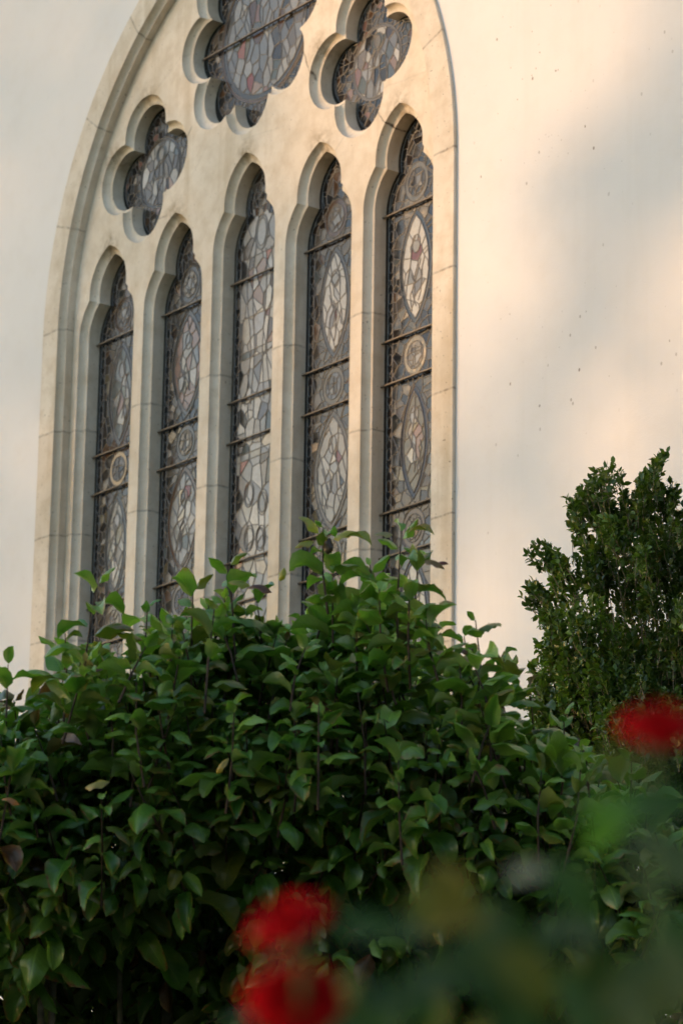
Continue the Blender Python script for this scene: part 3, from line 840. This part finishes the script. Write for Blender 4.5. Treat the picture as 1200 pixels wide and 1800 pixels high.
# trunks and limbs
for px, pt, off, r in [(95, 1560, .30, .017), (112, 1600, .25, .010), (222, 1560, .35, .008), (300, 1480, .5, .016), (470, 1420, .6, .018), (640, 1400, .55, .02), (800, 1450, .6, .016), (980, 1500, .5, .014)]:
    top = at(px-12, pt, HD+off); ft = at(px+18, 1800, HD+off); ft = ft.copy(); ft[2] = -.02
    mid = (top*.55+ft*.45)+np.array([random.uniform(-.04, .04), random.uniform(-.04, .04), 0])
    t_ = MB(); t_.tube([ft, mid, top, top+np.array([random.uniform(-.1, .1), random.uniform(-.1, .1), .35])], [r*1.5, r*1.15, r, r*.4], 8)
    t_.build('trunk', MAT['greybark'], hedge)
for pts in ([(-20, 1610), (12, 1598), (52, 1592), (80, 1598)], [(-10, 1560), (6, 1575), (12, 1598)], [(22, 1530), (28, 1508), (34, 1490)]):
    t_ = MB(); t_.tube([at(a, b_, HD-.1) for a, b_ in pts], [.0028]*len(pts), 5)
    t_.build('bare_twig', MAT['greybark'], hedge)

# ---------------------------------------------------------------- the small-leaved tree on the right
TD = 11.0
SM = [leaf_template(3, 2, .027, .0165, b_, fo, .85, 0, tw) for b_, fo, tw in [(.6, .3, .2), (1.0, .4, -.3), (.3, .2, .4), (.8, .5, 0)]]
tb = at(1180, 1800, TD+.3); tb[2] = 0
tree = empty('small_leaved_tree', tb, 'dark upright tree with tiny glossy leaves by the pale wall right of the hedge', 'tree')
tl = Leaves(); limbs = MB(); twigs = MB()
OUT = [(905, 1030), (935, 1015), (918, 955), (935, 945), (965, 948), (985, 985), (1010, 1000), (1020, 985), (1012, 940), (995, 905), (990, 868), (1010, 862), (1025, 840), (1040, 828), (1052, 812), (1068, 808), (1085, 835), (1095, 862),
       (1108, 872), (1118, 838), (1135, 815), (1148, 785), (1162, 790), (1172, 825), (1185, 850), (1200, 868), (1260, 850), (1350, 900), (1480, 980), (1520, 1200), (1500, 1500), (1000, 1500), (960, 1380), (930, 1310), (915, 1240), (930, 1180), (945, 1110), (930, 1070)]
def tcol():
    r = random.random()
    if r < .035: return (.22, .20, .03)
    if r < .12: return (.09, .13, .025)
    t = random.random(); return (.050+.075*t, .090+.09*t, .010+.010*t)
root = at(1190, 1560, TD+.1)
def sprig(tip, d, ln, n, tone=1.0):
    d = np.array(d, float); d /= np.linalg.norm(d); tip = np.array(tip)
    b0 = tip-d*ln
    twigs.tube([b0, (b0+tip)/2+rng.normal(0, .006, 3), tip], [.0022, .0016, .0007], 4)
    for i in range(n):
        t = random.random()**.7; p = b0+(tip-b0)*t+rng.normal(0, .004, 3)
        o = d*random.uniform(.3, 1.0)+rng.normal(0, .55, 3)
        tl.add(random.choice(SM), p+o*.002, o, np.array([0, 0, 1.0])+rng.normal(0, .5, 3), random.uniform(.7, 1.35), tuple(v_*tone for v_ in tcol()), 0)
ends = []
def spot():
    for _ in range(80):
        px = random.uniform(905, 1520); py = random.uniform(785, 1500)
        if inside(OUT, px, py): return px, py
    return 1150, 1200
def lean_at(px): return np.array([0, 0, 1.0])+RTH*((px-1150)/420)+RTH*random.uniform(-.4, .4)+FH*random.uniform(-.5, .5)
for k in range(330):                        # leafy clumps, airy between
    px, py = spot() if k % 3 else (random.uniform(930, 1200), random.uniform(1150, 1430))
    edge_d = min(math.hypot(px-a, py-b_) for a, b_ in OUT)
    dp = TD+random.uniform(-1, 1)*min(.5, .03+edge_d/230)+.1; rr = random.uniform(12, 34); tone = random.uniform(.65, 1.35)*(1.35 if px < 1090 and py > 1020 else 1)
    for q_ in range(random.randint(5, 10)):
        qx = px+random.gauss(0, rr*.5); qy = py+random.gauss(0, rr*.6)
        if not inside(OUT, qx, qy) and random.random() < .8: continue
        tip = at(qx, qy+9, dp+random.gauss(0, .05))
        sprig(tip, lean_at(qx), random.uniform(.08, .20), random.randint(20, 44), tone)
        ends.append((qx, qy, tip))
for k in range(430):                        # the deeper body of the crown
    px = random.uniform(1000, 1500); py = random.uniform(940, 1480)
    if not inside(OUT, px-25, py-30) or not inside(OUT, px, py): continue
    if px < 1120 and random.random() < (.55 if py < 1180 else .15): continue
    sprig(at(px, py, TD+random.uniform(.15, .75)), lean_at(px), random.uniform(.12, .22), random.randint(28, 46), random.uniform(.6, 1))
# outline sprigs
for i in range(26):
    a, b_ = OUT[i], OUT[i+1]
    for t in (.1, .5, .85):
        if random.random() < .3: continue
        px = a[0]+(b_[0]-a[0])*t+random.uniform(2, 12); py = a[1]+(b_[1]-a[1])*t+random.uniform(4, 22)
        sprig(at(px, py, TD+random.uniform(-.12, .12)), np.array([0, 0, 1.0])+RTH*((px-1120)/260), random.uniform(.08, .14), 24)
        ends.append((px, py, at(px, py, TD)))
random.shuffle(ends)
for px, py, tip in [e for e in ends if e[1] < 1180][:40]:
    k = random.uniform(.35, .75)
    mid = root+(tip-root)*.5+RTH*(.05*(1 if px > 1150 else -1))*random.random()-np.array([0, 0, .05])
    limbs.tube([root+rng.normal(0, .02, 3), mid, tip-np.array([0, 0, .04])], [.007, .0035, .0012], 5)
tk = MB(); tk.tube([(tb[0], tb[1], -.03), (tb+root)/2+np.array([.03, 0, 0]) if False else np.array([(tb[0]+root[0])/2+.03, (tb[1]+root[1])/2, root[2]/2]), root+np.array([0, 0, .05])], [.055, .042, .03], 10)
tk.build('trunk', MAT['bark'], tree)
limbs.build('branch', MAT['palebark'], tree); twigs.build('twig', MAT['palebark'], tree); tl.build('crown', MAT['tleaf'], tree)

# ---------------------------------------------------------------- the rose bush close to the eye
RD = 1.52
rb = at(850, 1800, RD+.05); rb[2] = 0
rose = empty('rose_bush', rb, 'blurred red rose bush in the foreground, nearest the eye', 'rose bush')
RL = [leaf_template(6, 4, .036, .0225, b_, fo, .75, .1, tw) for b_, fo, tw in [(.5, .2, .1), (.8, .3, -.2), (.3, .15, .2)]]
rs = MB(); rl = Leaves()
def rose_flower(c, axis, rad):
    """a full rose: overlapping cupped petals in whorls round the axis"""
    ax = np.array(axis, float); ax /= np.linalg.norm(ax)
    a1 = np.cross(ax, (.2, .3, .9)); a1 /= np.linalg.norm(a1); a2 = np.cross(ax, a1); mb = MB()
    for wv, (npet, r0, tiltp, hgt) in enumerate([(3, .18, .15, .95), (4, .32, .25, .97), (5, .46, .4, .92), (6, .60, .6, .85), (7, .74, .8, .72), (8, .84, .9, .60)]):
        for k in range(npet):
            th0 = 2*PI*k/npet+wv*.7+random.uniform(-.1, .1); half = PI/npet*1.35; rows = []
            for i in range(7):
                t = i/6; row = []
                for j in range(7):
                    u = 2*j/6-1; th = th0+u*half*math.sin(PI*(.18+.62*t))
                    rr = rad*(.10+(r0-.10)*math.sin(t*PI/2)+.14*tiltp*max(0, t-.7)/.3*(1-.5*u*u))
                    hh = rad*(hgt*math.sin(t*(PI/2+tiltp*.35))-.10*tiltp*max(0, t-.75)-.12*u*u*t)
                    row.append(c+ax*(hh-rad*.4)+rr*(math.cos(th)*a1+math.sin(th)*a2))
                rows.append(row)
            mb.loft(rows, True)
    mb.tube([c+ax*rad*h_ for h_ in (-.3, -.05, .2, .42, .52)], [rad*.12, rad*.34, rad*.40, rad*.24, rad*.04], 10)      # the closed heart
    fl = mb.build('rose_flower', MAT['petal'], rose)
    sp = MB()
    for k in range(5):
        th = 2*PI*k/5; dirv = math.cos(th)*a1+math.sin(th)*a2; sd = np.cross(ax, dirv)
        b0 = c-ax*rad*.42
        sp.loft([[b0+dirv*rad*.1-sd*rad*.09, b0+dirv*rad*.1+sd*rad*.09], [b0+dirv*rad*.55-ax*rad*.05-sd*rad*.11, b0+dirv*rad*.55-ax*rad*.05+sd*rad*.11], [b0+dirv*rad*.95-ax*rad*.3, b0+dirv*rad*.95-ax*rad*.3+sd*rad*.01]], True)
    sp.tube([c-ax*rad*.75, c-ax*rad*.55, c-ax*rad*.36], [rad*.10, rad*.2, rad*.12], 8)
    sp.build('sepal', MAT['sepal'], fl)
    foot = at(random.uniform(700, 1000), 1800, RD); foot = np.array([rb[0]+random.uniform(-.06, .06), rb[1]+random.uniform(-.06, .06), -.02])
    s0 = c-ax*rad*.7
    rs.tube([foot, foot*.45+s0*.55+np.array([0, 0, -.12]), s0-np.array([0, 0, .07]), s0], [.006, .004, .0028, .0024], 7)
rose_flower(at(1158, 1288, RD), -FH*.55+np.array([0, 0, .9]), .0225)
rose_flower(at(512, 1630, RD-.04), -FH*.5-RTH*.35+np.array([0, 0, .8]), .0225)
rose_flower(at(518, 1765, RD-.02), -FH*.8+np.array([0, 0, .5]), .0260)
def rleaf(px, py, dist, col, size, ang=None):
    a = random.uniform(0, 6.28) if ang is None else ang
    o = RTH*math.cos(a)+np.array([0, 0, 1.0])*math.sin(a)+FH*random.uniform(-.3, .3)
    upv = -FH*.9+np.array([0, 0, .8])+rng.normal(0, .25, 3)
    p = at(px, py, dist); o = o/np.linalg.norm(o)
    rl.add(random.choice(RL), p-o*.018*size, o, upv, size, col, 0)
GG = (.04, .09, .022); TEAL = (.026, .058, .018); YEL = (.13, .11, .012); GREY = (.07, .10, .042); BR = (.085, .21, .015); OL = (.10, .11, .018)
for px, py, c, s_ in [(1085, 1450, BR, 1.25), (1060, 1425, BR, 1.0), (1150, 1420, GG, 1.2), (1165, 1510, GREY, 1.5), (1130, 1560, GREY, 1.1), (785, 1560, YEL, 1.0), (750, 1600, OL, 1.0), (800, 1620, YEL, .9), (930, 1535, (.30, .30, .22), .7),
                      (690, 1650, GREY, 1.2), (650, 1630, GG, 1.0), (860, 1640, GREY, 1.1), (850, 1720, TEAL, 1.5), (930, 1680, TEAL, 1.3), (780, 1720, TEAL, 1.3), (720, 1760, TEAL, 1.2), (1000, 1640, GREY, 1.1),
                      (1010, 1760, GG, 1.2), (1060, 1790, OL, 1.3), (900, 1790, TEAL, 1.2), (405, 1800, GREY, .8), (455, 1760, OL, .5), (1090, 1345, OL, .6), (605, 1740, OL, .8), (620, 1800, TEAL, 1.2), (680, 1800, GG, 1.2), (1000, 1560, GG, 1.0)]:
    rleaf(px, py, RD+(random.uniform(-.12, .18) if px > 640 else random.uniform(.08, .2)), c, s_)
for k in range(60):
    rleaf(random.uniform(660, 1300), random.uniform(1640, 2100), RD+random.uniform(-.1, .4), random.choice([GG, TEAL, TEAL, GREY, OL]), random.uniform(.8, 1.3))
rs.build('stem', MAT['sepal'], rose); rl.build('foliage', MAT['rleaf'], rose)

# ---------------------------------------------------------------- unseen wood, shaped to cut the low sun to patches on the wall
def light(u, z):  # light map: leaf cards are left out where sun should reach the wall
    g_ = lambda cx, cz, sx, sz: math.exp(-.5*((u-cx)/sx)**2-.5*((z-cz)/sz)**2)
    t = ((u-2.2)*.81+(z-3.2)*.58); nrm = abs(-(u-2.2)*.58+(z-3.2)*.81)
    streak = math.exp(-.5*(nrm/.27)**2)*(1 if -.3 < t < 2.5 else 0)
    return min(1, 1.1*g_(1.8, 6.1, .95, .95)+.9*g_(.8, 7.2, .9, .6)+.85*streak+.85*g_(1.5, 4.9, .75, .55)+.6*g_(3.1, 6.0, .6, .4)+.3*g_(-2.45, 8.3, .3, .3))
V, F = [], []
for k in range(44000):
    u = random.uniform(-9, 21); z = random.uniform(-4, 10.5)
    if random.random() < .06+.94*light(u, z): continue
    if z > 9.8 and random.random() < .5: continue
    D = random.uniform(54, 66)
    c = np.array([u, 0, z+ZC])+SDIR*D
    if c[2] < .2: continue
    s_ = random.uniform(.13, .26); a = rng.normal(0, 1, 3); a /= np.linalg.norm(a); b_ = np.cross(a, rng.normal(0, 1, 3)); b_ /= np.linalg.norm(b_)
    n0 = len(V); V += [c-a*s_, c-b_*s_*.6, c+a*s_, c+b_*s_*.6]; F.append((n0, n0+1, n0+2, n0+3))
for k in range(9000):  # unseen tree belt added to darken the right-facing reveals and hedge front
    az = R(random.uniform(22, 112)); D = random.uniform(24, 29); hmax = 13+2.5*math.sin(az*9)+1.5*math.sin(az*23)
    c = np.array([6+D*math.sin(az), -D*math.cos(az), random.uniform(.3, 1)*hmax*random.random()**.3])
    s_ = random.uniform(.35, .6); a = rng.normal(0, 1, 3); a /= np.linalg.norm(a); b_ = np.cross(a, rng.normal(0, 1, 3)); b_ /= np.linalg.norm(b_)
    n0 = len(V); V += [c-a*s_, c-b_*s_*.6, c+a*s_, c+b_*s_*.6]; F.append((n0, n0+1, n0+2, n0+3))
wood = mesh_obj('unseen_shade_wood', V, F, MAT['woodleaf']); wood['kind'] = 'stuff'
wood['label'] = 'unseen leafy trees added to shade the wall, reveals and hedge'; wood['category'] = 'wood'
